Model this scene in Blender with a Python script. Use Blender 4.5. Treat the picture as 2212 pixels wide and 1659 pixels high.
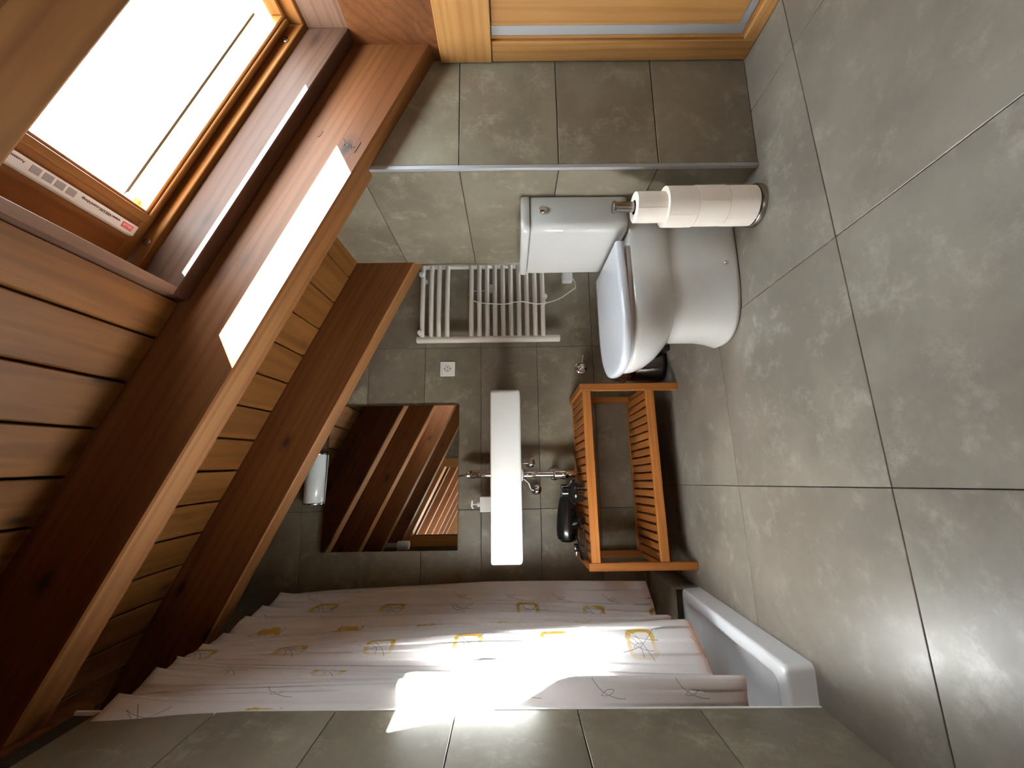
import bpy, bmesh, math, random
from mathutils import Vector, Matrix
random.seed(7)
for o in list(bpy.data.objects): bpy.data.objects.remove(o, do_unlink=True)
SC = bpy.context.scene
C = SC.collection

# ---------------------------------------------------------------- room frame (metres)
ZC = 0.8064                      # eye height
D = 2.2837                       # back wall
XL = -0.6494                     # tiled partition, left
XN = 0.9156; XD = 1.3131         # tiled pier: side face, and the cupboard-door plane
E0 = 1.1592; Y2 = 1.8013         # pier front and rear
CZ = 1.9563; S = 0.4843; BZ = 1.6885   # ceiling plane z = CZ - S*x ; beam undersides z = BZ - S*x
YR = -0.62                       # wall behind the camera
XW = -1.62                       # far left wall
YP = 0.93                        # near end of partition
SUN_DIR = Vector((-1.0, 0.34, -0.5)).normalized()

# ---------------------------------------------------------------- camera
yaw, pitch, roll, fpx = 0.1830, -0.0053, -0.0133, 884.2
F = Vector((math.sin(yaw)*math.cos(pitch), math.cos(yaw)*math.cos(pitch), math.sin(pitch)))
R = Vector((math.cos(yaw), -math.sin(yaw), 0)); U = R.cross(F)
R, U = R*math.cos(roll)+U*math.sin(roll), -R*math.sin(roll)+U*math.cos(roll)
cam = bpy.data.cameras.new('camera'); camo = bpy.data.objects.new('camera', cam); C.objects.link(camo)
camo.matrix_world = Matrix(((-U.x, R.x, -F.x, 0), (-U.y, R.y, -F.y, 0), (-U.z, R.z, -F.z, ZC), (0, 0, 0, 1)))
cam.sensor_fit = 'HORIZONTAL'; cam.sensor_width = 36; cam.lens = fpx*36/2212; cam.clip_start = 0.02
SC.camera = camo

# ---------------------------------------------------------------- world, sun, exposure
w = bpy.data.worlds.new('sky'); SC.world = w; w.use_nodes = True
bgn = w.node_tree.nodes['Background']
bgn.inputs[0].default_value = (0.80, 0.92, 1.0, 1); bgn.inputs[1].default_value = 16.5
sl = bpy.data.lights.new('sun', 'SUN'); sl.energy = 155; sl.angle = math.radians(0.53); sl.color = (0.93, 0.98, 1.0)
slo = bpy.data.objects.new('sun', sl); C.objects.link(slo)
slo.rotation_euler = SUN_DIR.to_track_quat('-Z', 'Y').to_euler(); slo.location = (3, -1, 4)
def area(name, loc, direction, sx, sy, e, col, portal=False):
    l = bpy.data.lights.new(name, 'AREA'); l.shape = 'RECTANGLE'; l.size = sx; l.size_y = sy; l.energy = e; l.color = col
    o = bpy.data.objects.new(name, l); C.objects.link(o); o.location = loc
    o.rotation_euler = Vector(direction).to_track_quat('-Z', 'Y').to_euler()
    if portal: l.cycles.is_portal = True
    return o
hl = bpy.data.lights.new('hall_warm_fill', 'POINT'); hl.energy = 4; hl.color = (1.0, .62, .32); hl.shadow_soft_size = .06
hlo = bpy.data.objects.new('hall_warm_fill', hl); C.objects.link(hlo); hlo.location = (-.25, -1.45, .95)  # unseen warm light added to tint the doorway casing in the mirror; no fixture
SC.view_settings.view_transform = 'Standard'; SC.view_settings.look = 'None'
SC.view_settings.gamma = 1; SC.view_settings.use_curve_mapping = False
SC.view_settings.exposure = 0.93
SC.cycles.max_bounces = 14; SC.cycles.diffuse_bounces = 9; SC.cycles.glossy_bounces = 5
SC.cycles.transmission_bounces = 8; SC.cycles.transparent_max_bounces = 12
SC.cycles.caustics_reflective = False; SC.cycles.caustics_refractive = False
SC.cycles.sample_clamp_indirect = 0.0

# ---------------------------------------------------------------- helpers
def lin(r, g, b):
    return tuple(((c/255)/12.92 if c/255 <= .04045 else ((c/255+.055)/1.055)**2.4) for c in (r, g, b)) + (1,)
class NT:
    """tiny wrapper for building node trees"""
    def __init__(s, name):
        s.m = bpy.data.materials.new(name); s.m.use_nodes = True; s.t = s.m.node_tree
        s.b = s.t.nodes['Principled BSDF']
    def n(s, typ, **kw):
        nd = s.t.nodes.new(typ)
        for k, v in kw.items(): setattr(nd, k, v)
        return nd
    def l(s, a, b): s.t.links.new(a, b)
    def val(s, sock, v):
        if hasattr(v, 'is_output'): s.l(v, sock)
        else: sock.default_value = v
    def math(s, op, a, b=0.0, c=0.0, clamp=False):
        nd = s.n('ShaderNodeMath', operation=op, use_clamp=clamp)
        for i, v in enumerate((a, b, c)): s.val(nd.inputs[i], v)
        return nd.outputs[0]
    def mix(s, f, a, b):
        nd = s.n('ShaderNodeMix', data_type='RGBA'); s.val(nd.inputs[0], f); s.val(nd.inputs[6], a); s.val(nd.inputs[7], b)
        return nd.outputs[2]
    def noise(s, vec, scale, detail=4, rough=.55, dist=0):
        nd = s.n('ShaderNodeTexNoise'); s.l(vec, nd.inputs['Vector'])
        nd.inputs['Scale'].default_value = scale; nd.inputs['Detail'].default_value = detail
        nd.inputs['Roughness'].default_value = rough; nd.inputs['Distortion'].default_value = dist
        return nd.outputs[0]
    def ramp(s, f, *stops):
        nd = s.n('ShaderNodeMapRange'); nd.interpolation_type = 'SMOOTHSTEP'
        s.l(f, nd.inputs[0]); nd.inputs[1].default_value = stops[0]; nd.inputs[2].default_value = stops[1]
        nd.inputs[3].default_value = stops[2] if len(stops) > 2 else 0; nd.inputs[4].default_value = stops[3] if len(stops) > 3 else 1
        return nd.outputs[0]
    def coords(s, rot=(0, 0, 0), scale=(1, 1, 1), rand=True):
        tc = s.n('ShaderNodeTexCoord'); mp = s.n('ShaderNodeMapping')
        mp.vector_type = 'POINT'
        s.l(tc.outputs['Object'], mp.inputs[0]); mp.inputs['Rotation'].default_value = rot
        sc = s.n('ShaderNodeVectorMath', operation='MULTIPLY'); s.l(mp.outputs[0], sc.inputs[0]); sc.inputs[1].default_value = scale
        out = sc.outputs[0]
        if rand:
            oi = s.n('ShaderNodeObjectInfo'); ad = s.n('ShaderNodeVectorMath', operation='ADD')
            sm = s.n('ShaderNodeVectorMath', operation='SCALE'); cb = s.n('ShaderNodeCombineXYZ')
            for i in range(3): s.l(oi.outputs['Random'], cb.inputs[i])
            s.l(cb.outputs[0], sm.inputs[0]); sm.inputs['Scale'].default_value = 37.0
            s.l(out, ad.inputs[0]); s.l(sm.outputs[0], ad.inputs[1]); out = ad.outputs[0]
            s.rnd = oi.outputs['Random']
        return out
    def bump(s, h, strength=.2, dist=.01):
        nd = s.n('ShaderNodeBump'); s.l(h, nd.inputs['Height']); nd.inputs['Strength'].default_value = strength
        nd.inputs['Distance'].default_value = dist; s.l(nd.outputs[0], s.b.inputs['Normal'])

def plain(name, rgb, rough=.5, metal=0, coat=0, spec=.5):
    k = NT(name); k.b.inputs['Base Color'].default_value = lin(*rgb); k.b.inputs['Roughness'].default_value = rough
    k.b.inputs['Metallic'].default_value = metal; k.b.inputs['Coat Weight'].default_value = coat
    k.b.inputs['Coat Roughness'].default_value = .05; k.b.inputs['Specular IOR Level'].default_value = spec
    v = k.coords(); n = k.noise(v, 9, 3)          # faint unevenness of tone
    c = k.mix(k.ramp(n, .3, .7, 0, .06), lin(*rgb), lin(*[x*.86 for x in rgb])); k.l(c, k.b.inputs['Base Color'])
    return k.m

def wood(name, base, light, dark, axis=0, rot=(0, 0, 0), rough=.42, knots=.5, fine=1.0, seed=0):
    k = NT(name)
    sc = [9.0, 9.0, 9.0]; sc[axis] = .8
    v = k.coords(rot, tuple(sc))
    band = k.noise(v, 1.1, 5, .6, .6)
    sf = [60.0*fine, 60.0*fine, 60.0*fine]; sf[axis] = 2.2
    v2 = k.coords(rot, tuple(sf)); fb = k.noise(v2, 1.0, 3, .7)
    wv = k.n('ShaderNodeTexWave', wave_type='RINGS', rings_direction='XYZ'[axis])
    sv = [1.0, 1.0, 1.0]; sv[axis] = .06
    v3 = k.coords(rot, tuple(sv)); k.l(v3, wv.inputs[0]); wv.inputs['Scale'].default_value = 13*fine; wv.inputs['Distortion'].default_value = 9.0; k.b.inputs['Specular IOR Level'].default_value = .3
    wv.inputs['Detail'].default_value = 2; wv.inputs['Detail Scale'].default_value = .8
    c = k.mix(k.ramp(band, .35, .68), lin(*base), lin(*light))
    c = k.mix(k.ramp(wv.outputs[0], .5, 1.0, 0, .26), c, lin(*dark))
    c = k.mix(k.ramp(fb, .5, .85, 0, .35), c, lin(*dark))
    if knots:
        vo = k.n('ShaderNodeTexVoronoi'); s4 = [4.2, 4.2, 4.2]; s4[axis] = 2.0
        v4 = k.coords(rot, tuple(s4)); k.l(v4, vo.inputs[0]); vo.inputs['Scale'].default_value = 1.6
        wob = k.math('ADD', vo.outputs[0], k.math('MULTIPLY', band, .05))
        c = k.mix(k.ramp(wob, .16, .055, 0, knots), c, lin(*[x*.42 for x in dark]))
        c = k.mix(k.ramp(wob, .25, .15, 0, .3*knots), c, lin(*dark))
    c2 = k.mix(k.ramp(k.rnd, 0, 1, 0, .16), c, lin(*dark))
    k.l(c2, k.b.inputs['Base Color']); k.b.inputs['Roughness'].default_value = rough
    k.bump(k.math('ADD', fb, k.math('MULTIPLY', wv.outputs[0], .4)), .12, .004)
    return k.m

def concrete(name, base, light, dark, rough, stretch=(1, 1, 1)):
    k = NT(name); v = k.coords((0, 0, 0), stretch)
    cloud = k.noise(v, 2.6, 8, .66, .1); blot = k.noise(v, 10, 12, .74, .12); speck = k.noise(v, 60, 4, .7)
    c = k.mix(k.ramp(cloud, .34, .66), lin(*dark), lin(*base))
    c = k.mix(k.ramp(blot, .50, .72, 0, .75), c, lin(*light))
    c = k.mix(k.ramp(blot, .46, .22, 0, .4), c, lin(*dark))
    c = k.mix(k.ramp(speck, .5, .8, 0, .18), c, lin(*dark))
    hue = k.mix(k.ramp(k.noise(v, 1.3, 3), .42, .62, 0, .22), c, lin(138, 122, 110))
    k.l(hue, k.b.inputs['Base Color'])
    k.l(k.ramp(blot, .3, .75, rough+.06, rough-.04), k.b.inputs['Roughness'])
    k.bump(k.math('ADD', speck, blot), .06, .004)
    return k.m

ANG = math.atan(S)
M = {}
M['beam'] = wood('stained_beam', (106, 60, 27), (124, 75, 38), (62, 31, 12), 0, (0, -ANG, 0), .55, .9)
M['beam_lit_underside'] = wood('beam_underside_bounce_light', (130, 82, 42), (150, 102, 58), (84, 48, 22), 0, (0, -ANG, 0), .55, .6)  # same wood painted lighter: bounce light from floor and curtain put into its colour
M['plank'] = wood('ceiling_board', (120, 75, 32), (138, 90, 43), (74, 42, 17), 1, (0, 0, 0), .5, .9)
M['frame'] = wood('pine_window_frame', (144, 90, 42), (162, 108, 58), (96, 54, 24), 0, (0, -ANG, 0), .3, .25)
M['frame_y'] = wood('pine_window_rail', (144, 90, 42), (162, 108, 58), (96, 54, 24), 1, (0, 0, 0), .3, .25)
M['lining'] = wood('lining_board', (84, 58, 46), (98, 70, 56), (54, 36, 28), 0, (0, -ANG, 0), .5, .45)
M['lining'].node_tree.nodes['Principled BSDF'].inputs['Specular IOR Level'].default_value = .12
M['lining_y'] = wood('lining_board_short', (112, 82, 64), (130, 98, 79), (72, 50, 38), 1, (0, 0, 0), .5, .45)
M['oak_z'] = wood('oak_veneer_upright', (184, 132, 76), (200, 148, 90), (144, 92, 44), 2, (0, 0, 0), .4, 0, 1.2)
M['oak_y'] = wood('oak_veneer_across', (184, 132, 76), (200, 148, 90), (144, 92, 44), 1, (0, 0, 0), .4, 0, 1.2)
M['oak_x'] = wood('oak_veneer_along', (196, 138, 84), (212, 156, 98), (150, 92, 44), 0, (0, -ANG, 0), .4, 0, 1.2)
M['bench'] = wood('oiled_hardwood', (158, 96, 42), (172, 108, 52), (116, 62, 24), 0, (0, 0, 0), .45, .08, 1.3)
M['bench_y'] = wood('oiled_hardwood_slat', (156, 92, 40), (168, 104, 48), (112, 58, 22), 1, (0, 0, 0), .45, .05, 1.3)
M['bench_z'] = wood('oiled_hardwood_post', (156, 94, 42), (168, 104, 50), (112, 60, 24), 2, (0, 0, 0), .45, .05, 1.3)
M['wall'] = concrete('wall_tile', (140, 132, 113), (172, 164, 142), (114, 104, 87), .4, (1, 1, 1))
M['floor'] = concrete('floor_tile', (137, 129, 118), (163, 155, 144), (116, 108, 98), .33)
M['grout'] = plain('grout', (66, 60, 52), .9)
M['dark'] = plain('shadow_gap_board', (52, 30, 16), .8)
M['white'] = plain('glazed_ceramic', (206, 204, 201), .08, 0, .6)
M['lid'] = plain('toilet_lid_plastic', (206, 207, 214), .12, 0, .3)
M['acryl'] = plain('tray_acrylic', (232, 234, 238), .18, 0, .3)
M['paint'] = plain('cream_enamel', (222, 214, 202), .35)
M['plastic'] = plain('white_plastic', (236, 234, 230), .35)
M['chrome'] = plain('chrome', (232, 232, 232), .06, 1)
M['steel'] = plain('brushed_steel', (168, 160, 152), .27, 1)
M['alu'] = plain('satin_aluminium', (178, 178, 182), .45, .35)
M['black'] = plain('black_plastic', (14, 14, 15), .22, 0, .2)
M['rubber'] = plain('black_rubber', (10, 10, 10), .6)
M['paper'] = plain('tissue_paper', (246, 236, 226), .95, 0, 0, .1)
M['card'] = plain('cardboard_core', (128, 98, 76), .9)
M['grey'] = plain('grey_seal', (176, 178, 176), .5)
M['print'] = plain('dark_print', (58, 52, 50), .6)
M['red'] = plain('red_print', (232, 96, 84), .5)
M['greyprint'] = plain('grey_print', (158, 146, 140), .6)
M['barwhite'] = plain('film_covered_bar', (222, 212, 200), .4)
M['plaster'] = plain('plaster', (206, 196, 180), .8)

k = NT('mirror_glass'); k.b.inputs['Metallic'].default_value = 1; k.b.inputs['Roughness'].default_value = .0
k.b.inputs['Base Color'].default_value = (.82, .83, .8, 1); M['mirror'] = k.m
k = NT('window_glass')
g = k.n('ShaderNodeBsdfTransparent'); gl = k.n('ShaderNodeBsdfGlossy'); gl.inputs['Roughness'].default_value = .0
fr = k.n('ShaderNodeFresnel'); fr.inputs[0].default_value = 1.45; mx = k.n('ShaderNodeMixShader')
g.inputs[0].default_value = (.96, .98, .97, 1)
ge = k.n('ShaderNodeNewGeometry'); k.l(k.math('MULTIPLY', fr.outputs[0], k.math('SUBTRACT', 1.0, ge.outputs['Backfacing'])), mx.inputs[0]); k.l(g.outputs[0], mx.inputs[1]); k.l(gl.outputs[0], mx.inputs[2])
k.l(mx.outputs[0], k.t.nodes['Material Output'].inputs[0]); M['glass'] = k.m
k = NT('opal_glass'); k.b.inputs['Base Color'].default_value = lin(232, 238, 238); k.b.inputs['Roughness'].default_value = .3
k.b.inputs['Transmission Weight'].default_value = .0; k.b.inputs['Coat Weight'].default_value = .3
k.l(k.mix(k.ramp(k.noise(k.coords(), 4, 2), .2, .8, 0, .05), lin(232, 238, 238), lin(210, 216, 214)), k.b.inputs['Base Color']); M['opal'] = k.m

def curtain_mat():
    k = NT('printed_curtain_cloth'); uv = k.n('ShaderNodeUVMap'); sp = k.n('ShaderNodeSeparateXYZ'); k.l(uv.outputs[0], sp.inputs[0])
    def cells(su, sv, ou, ov):
        """position inside a repeating cell, centred, plus a per-cell random"""
        u = k.math('ADD', k.math('DIVIDE', sp.outputs[0], su), ou); 
        row = k.math('FLOOR', u)
        v = k.math('ADD', k.math('ADD', k.math('DIVIDE', sp.outputs[1], sv), ov), k.math('MULTIPLY', row, .37))
        fu = k.math('MULTIPLY', k.math('SUBTRACT', k.math('FRACT', u), .5), su)
        fv = k.math('MULTIPLY', k.math('SUBTRACT', k.math('FRACT', v), .5), sv)
        wn = k.n('ShaderNodeTexWhiteNoise', noise_dimensions='2D'); cb = k.n('ShaderNodeCombineXYZ')
        k.l(row, cb.inputs[0]); k.l(k.math('FLOOR', v), cb.inputs[1]); k.l(cb.outputs[0], wn.inputs[0])
        return fu, fv, wn.outputs[0]
    def band(d, lo, hi, soft=.0015):
        a = k.ramp(d, lo-soft, lo+soft); b = k.ramp(d, hi-soft, hi+soft, 1, 0); return k.math('MULTIPLY', a, b)
    tc = k.n('ShaderNodeCombineXYZ'); k.l(sp.outputs[0], tc.inputs[0]); k.l(sp.outputs[1], tc.inputs[1])
    nz = k.noise(tc.outputs[0], 28, 2); wob = k.math('MULTIPLY', k.math('SUBTRACT', nz, .5), .012)
    nz2 = k.noise(tc.outputs[0], 9, 3)
    col = lin(244, 240, 240)
    # yellow rounded squares
    fu, fv, rn = cells(.24, .30, .2, .1)
    au = k.math('ABSOLUTE', fu); av = k.math('ABSOLUTE', fv)
    p4 = k.math('POWER', k.math('ADD', k.math('POWER', au, 5.0), k.math('POWER', av, 5.0)), .2)
    d = k.math('ADD', p4, wob)
    sq = band(d, .036, .050, .002)
    dens = k.ramp(k.math('ADD', nz2, k.math('MULTIPLY', fu, 3.0)), .30, .62, .25, 1)
    has = k.math('GREATER_THAN', rn, .18)
    col = k.mix(k.math('MULTIPLY', k.math('MULTIPLY', sq, dens), has), col, lin(226, 190, 92))
    edge = k.math('MULTIPLY', band(d, .051, .0535, .001), has)
    col = k.mix(k.math('MULTIPLY', edge, .5), col, lin(250, 250, 250))
    # pencil-grey stems crossing the squares
    def stroke(fu, fv, cx, cy, r, wd=.0011, half=.10):
        x = k.math('SUBTRACT', fu, cx); y = k.math('SUBTRACT', fv, cy)
        q = k.math('SQRT', k.math('ADD', k.math('MULTIPLY', x, x), k.math('MULTIPLY', y, y)))
        near = k.math('LESS_THAN', k.math('ABSOLUTE', k.math('SUBTRACT', k.math('ADD', q, k.math('MULTIPLY', wob, .25)), r)), wd)
        lim = k.math('LESS_THAN', k.math('SQRT', k.math('ADD', k.math('MULTIPLY', fu, fu), k.math('MULTIPLY', fv, fv))), half)
        return k.math('MULTIPLY', near, lim)
    ln = stroke(fu, fv, .16, .10, .19, half=.075)
    for a in ((-.12, .20, .235, .06), (.25, -.05, .240, .06), (-.03, .06, .055, .045)):
        ln = k.math('MAXIMUM', ln, stroke(fu, fv, a[0], a[1], a[2], half=a[3]))
    col = k.mix(k.math('MULTIPLY', ln, .7), col, lin(120, 112, 110))
    # leaves (two arcs) scattered between
    gu, gv, rn2 = cells(.19, .23, .63, .47)
    def disc(cx, cy, r):
        x = k.math('SUBTRACT', gu, cx); y = k.math('SUBTRACT', gv, cy)
        return k.math('SUBTRACT', k.math('SQRT', k.math('ADD', k.math('MULTIPLY', x, x), k.math('MULTIPLY', y, y))), r)
    leaf = k.math('MAXIMUM', disc(.026, .008, .033), disc(-.026, -.008, .033))
    out = k.math('MULTIPLY', k.math('LESS_THAN', k.math('ABSOLUTE', leaf), .0009), k.math('GREATER_THAN', rn2, .35))
    inn = k.math('MULTIPLY', k.math('LESS_THAN', leaf, 0), k.math('GREATER_THAN', rn2, .35))
    st = k.math('MULTIPLY', stroke(gu, gv, .09, -.045, .105, half=.05), k.math('GREATER_THAN', rn2, .35))
    col = k.mix(k.math('MULTIPLY', inn, .5), col, lin(250, 250, 250))
    col = k.mix(k.math('MULTIPLY', k.math('MAXIMUM', out, st), .6), col, lin(128, 122, 120))
    # orange water stain creeping along the hem
    hem = k.math('ADD', sp.outputs[1], k.math('MULTIPLY', k.math('SUBTRACT', nz2, .5), .10))
    col = k.mix(k.ramp(hem, .045, .0, 0, .35), col, lin(226, 168, 130))
    k.l(col, k.b.inputs['Base Color']); k.b.inputs['Roughness'].default_value = .85
    tr = k.n('ShaderNodeBsdfTranslucent'); k.l(col, tr.inputs[0]); mx = k.n('ShaderNodeMixShader'); mx.inputs[0].default_value = .30
    k.l(k.b.outputs[0], mx.inputs[1]); k.l(tr.outputs[0], mx.inputs[2]); k.l(mx.outputs[0], k.t.nodes['Material Output'].inputs[0])
    k.bump(k.noise(tc.outputs[0], 35, 4, .6, .5), .25, .004)
    return k.m
M['curtain'] = curtain_mat()

# ---------------------------------------------------------------- object helpers
def empty(name, loc=(0, 0, 0), rz=0):
    o = bpy.data.objects.new(name, None); C.objects.link(o); o.location = loc; o.rotation_euler = (0, 0, rz); o.empty_display_size = .05
    return o
def tag(o, label=None, cat=None, group=None, kind=None):
    if label: o['label'] = label
    if cat: o['category'] = cat
    if group: o['group'] = group
    if kind: o['kind'] = kind
    return o
def link(name, me, mat, parent=None, loc=(0, 0, 0)):
    o = bpy.data.objects.new(name, me); C.objects.link(o); o.location = loc
    if mat is not None and not me.materials: me.materials.append(mat)
    if parent is not None: o.parent = parent
    return o
def bm_obj(name, bm, mat, parent=None, loc=(0, 0, 0), smooth=False, angle=None):
    bmesh.ops.recalc_face_normals(bm, faces=bm.faces)
    me = bpy.data.meshes.new(name); bm.to_mesh(me); bm.free()
    if smooth or angle:
        for p in me.polygons: p.use_smooth = True
        me.set_sharp_from_angle(angle=math.radians(angle or 40))
    return link(name, me, mat, parent, loc)
def add_hull(bm, verts, faces):
    vs = [bm.verts.new(v) for v in verts]
    for f in faces: bm.faces.new([vs[i] for i in f])
    return vs
BOXF = [(0, 1, 3, 2), (4, 6, 7, 5), (0, 4, 5, 1), (2, 3, 7, 6), (0, 2, 6, 4), (1, 5, 7, 3)]
def add_box(bm, x0, x1, y0, y1, z0, z1):
    return add_hull(bm, [(x, y, z) for x in (x0, x1) for y in (y0, y1) for z in (z0, z1)], BOXF)
def add_slope(bm, x0, x1, y0, y1, o0, o1):
    """box that follows the roof slope; o = height above the ceiling plane"""
    return add_hull(bm, [(x, y, CZ-S*x+o) for x in (x0, x1) for y in (y0, y1) for o in (o0, o1)], BOXF)
def bevel(bm, w, seg=1):
    bmesh.ops.bevel(bm, geom=list(bm.edges), offset=w, segments=seg, profile=.6, affect='EDGES', clamp_overlap=True)
def box(name, x0, x1, y0, y1, z0, z1, mat, parent=None, bv=0, seg=1, loc=(0, 0, 0)):
    bm = bmesh.new(); add_box(bm, x0, x1, y0, y1, z0, z1)
    if bv: bevel(bm, bv, seg)
    return bm_obj(name, bm, mat, parent, loc, angle=35 if seg > 1 else None)
def slope(name, x0, x1, y0, y1, o0, o1, mat, parent=None, bv=0):
    bm = bmesh.new(); add_slope(bm, x0, x1, y0, y1, o0, o1)
    if bv: bevel(bm, bv)
    return bm_obj(name, bm, mat, parent)
def add_lathe(bm, prof, n=32, mtx=Matrix()):
    rings = []
    for r, z in prof:
        if r < 1e-6: rings.append([bm.verts.new(mtx @ Vector((0, 0, z)))])
        else: rings.append([bm.verts.new(mtx @ Vector((r*math.cos(2*math.pi*i/n), r*math.sin(2*math.pi*i/n), z))) for i in range(n)])
    for a, b in zip(rings, rings[1:]):
        for i in range(n):
            j = (i+1) % n
            if len(a) == 1 and len(b) == 1: continue
            if len(a) == 1: bm.faces.new((a[0], b[j], b[i]))
            elif len(b) == 1: bm.faces.new((a[i], a[j], b[0]))
            else: bm.faces.new((a[i], a[j], b[j], b[i]))
def axis_m(loc, d):
    return Matrix.Translation(loc) @ Vector(d).to_track_quat('Z', 'Y').to_matrix().to_4x4()
def lathe(name, prof, mat, parent=None, loc=(0, 0, 0), d=(0, 0, 1), n=32):
    bm = bmesh.new(); add_lathe(bm, prof, n, axis_m(loc, d))
    return bm_obj(name, bm, mat, parent, smooth=True, angle=40)
def add_tube(bm, pts, r, n=10, caps=True):
    pts = [Vector(p) for p in pts]; rings = []; up = None
    for i, p in enumerate(pts):
        t = (pts[min(i+1, len(pts)-1)]-pts[max(i-1, 0)]).normalized()
        if up is None: up = t.orthogonal().normalized()
        up = (up - t*up.dot(t)).normalized(); sd = t.cross(up)
        if isinstance(r, (list, tuple)):
            q = i/(len(pts)-1)*(len(r)-1); a = min(int(q), len(r)-2); rr = r[a]+(r[a+1]-r[a])*(q-a)
        else: rr = r
        rings.append([bm.verts.new(p+up*rr*math.cos(2*math.pi*k/n)+sd*rr*math.sin(2*math.pi*k/n)) for k in range(n)])
    for a, b in zip(rings, rings[1:]):
        for i in range(n): bm.faces.new((a[i], a[(i+1) % n], b[(i+1) % n], b[i]))
    if caps: bm.faces.new(rings[0][::-1]); bm.faces.new(rings[-1])
def spline(pts, m=6):
    pts = [Vector(p) for p in pts]; out = []
    for i in range(len(pts)-1):
        p0 = pts[max(i-1, 0)]; p1 = pts[i]; p2 = pts[i+1]; p3 = pts[min(i+2, len(pts)-1)]
        for j in range(m):
            t = j/m; out.append(.5*((2*p1)+(p2-p0)*t+(2*p0-5*p1+4*p2-p3)*t*t+(3*p1-p0-3*p2+p3)*t**3))
    return out+[pts[-1]]
def tube(name, pts, r, mat, parent=None, n=10, smooth_pts=0):
    bm = bmesh.new(); add_tube(bm, spline(pts, smooth_pts) if smooth_pts else pts, r, n)
    return bm_obj(name, bm, mat, parent, smooth=True, angle=50)

# tile fields: convex polygon clipping in 2-D, each tile its own object
def clip(poly, a, b, c):
    """keep a*x+b*y<=c"""
    out = []
    for i in range(len(poly)):
        p, q = poly[i], poly[(i+1) % len(poly)]; dp = a*p[0]+b*p[1]-c; dq = a*q[0]+b*q[1]-c
        if dp <= 0: out.append(p)
        if dp*dq < 0:
            t = dp/(dp-dq); out.append((p[0]+(q[0]-p[0])*t, p[1]+(q[1]-p[1])*t))
    return out
TM = {}
def tile_field(parent, us, vs, planes, frame, thick, gap, mat, rot=None):
    """us, vs joint positions; frame(u,v,d)->xyz with d the outward depth; planes clip in (u,v)"""
    for i in range(len(us)-1):
        for j in range(len(vs)-1):
            q = [(us[i]+gap/2, vs[j]+gap/2), (us[i+1]-gap/2, vs[j]+gap/2), (us[i+1]-gap/2, vs[j+1]-gap/2), (us[i]+gap/2, vs[j+1]-gap/2)]
            if rot: q = [rot(*p) for p in q]
            for pl in planes:
                q = clip(q, *pl)
                if len(q) < 3: break
            if len(q) < 3: continue
            ar = abs(sum(q[a][0]*q[(a+1) % len(q)][1]-q[(a+1) % len(q)][0]*q[a][1] for a in range(len(q))))/2
            if ar < .0012: continue
            o = Vector(frame(q[0][0], q[0][1], 0)); b = .0012
            cx = sum(p[0] for p in q)/len(q); cy = sum(p[1] for p in q)/len(q)
            rings = []
            for d, ins in ((-thick, 0), (-b, 0), (0, b)):
                rings.append([Vector(frame(p[0]+(ins if p[0] < cx else -ins), p[1]+(ins if p[1] < cy else -ins), d))-o for p in q])
            key = tuple(round(c, 4) for r in rings for v in r for c in v)
            if key not in TM:
                bm = bmesh.new(); rv = [[bm.verts.new(v) for v in r] for r in rings]
                for a, c in zip(rv, rv[1:]):
                    for m in range(len(q)): bm.faces.new((a[m], a[(m+1) % len(q)], c[(m+1) % len(q)], c[m]))
                bm.faces.new(rv[-1]); bmesh.ops.recalc_face_normals(bm, faces=bm.faces)
                me = bpy.data.meshes.new('tile'); bm.to_mesh(me); bm.free(); me.materials.append(mat); TM[key] = me
            link('tile', TM[key], mat, parent, o)

# ================================================================= STRUCTURE
H = 0.32
# floor
fl = box('floor', XW-.1, XD+.1, -6.7, D+.1, -.12, -.006, M['grout']); tag(fl, kind='structure')
phi, fx, fy, ft = .0534, -.1019, 1.4898, .5998
us = [fx*0 + i*ft for i in range(-6, 7)]
def frot(a, b): return (fx+a*math.cos(phi)-b*math.sin(phi), fy+a*math.sin(phi)+b*math.cos(phi))
tile_field(fl, us, [j*ft for j in range(-8, 5)], [(-1, 0, 1.62), (1, 0, XD+.01), (0, -1, 3.5), (0, 1, D)],
           lambda u, v, d: (u, v, d), .006, .0020, M['floor'], frot)
# back wall
rows = [k*H+.009 for k in range(-1, 11)]
wb = box('wall_back', XW-.1, 1.95, D+.008, D+.14, -.12, 2.95, M['grout']); tag(wb, kind='structure')
cols = [-.2606-2*.9008, -.2606-.9008, -.2606, .6402, .6402+.9008, 1.95]
tile_field(wb, cols, rows, [(0, -1, 0), (-1, 0, 1.62), (S, 1, CZ+.03)], lambda u, v, d: (u, D-d, v), .009, .0026, M['wall'])
# tiled pier on the right (front face + side face)
wp = bpy.data.objects.new('wall_right', bpy.data.meshes.new('wall_right'))
bm = bmesh.new()
xa, xb, ya, yb = XN+.008, 1.60, E0+.008, Y2
add_hull(bm, [(x, y, z) for x in (xa, xb) for y in (ya, yb) for z in (-.1, CZ-S*x+.05)], BOXF)
wp = bm_obj('wall_right', bm, M['grout']); tag(wp, kind='structure')
rr = [k*H for k in range(0, 7)]
tile_field(wp, [XN+.012, XD+.04], rr, [(S, 1, BZ+.02)], lambda u, v, d: (u, E0-d, v), .009, .0026, M['wall'])
tile_field(wp, [E0+.012, Y2], rr, [(0, 1, CZ-S*XN+.02)], lambda u, v, d: (XN-d, u, v), .009, .0026, M['wall'])
zt = BZ-S*XN
bm = bmesh.new(); add_box(bm, XN-.0015, XN+.0115, E0-.0015, E0+.0115, 0, zt+.02); bevel(bm, .002, 2)
o = bm_obj('trim_1', bm, M['alu'], angle=30); tag(o, kind='structure')
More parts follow.
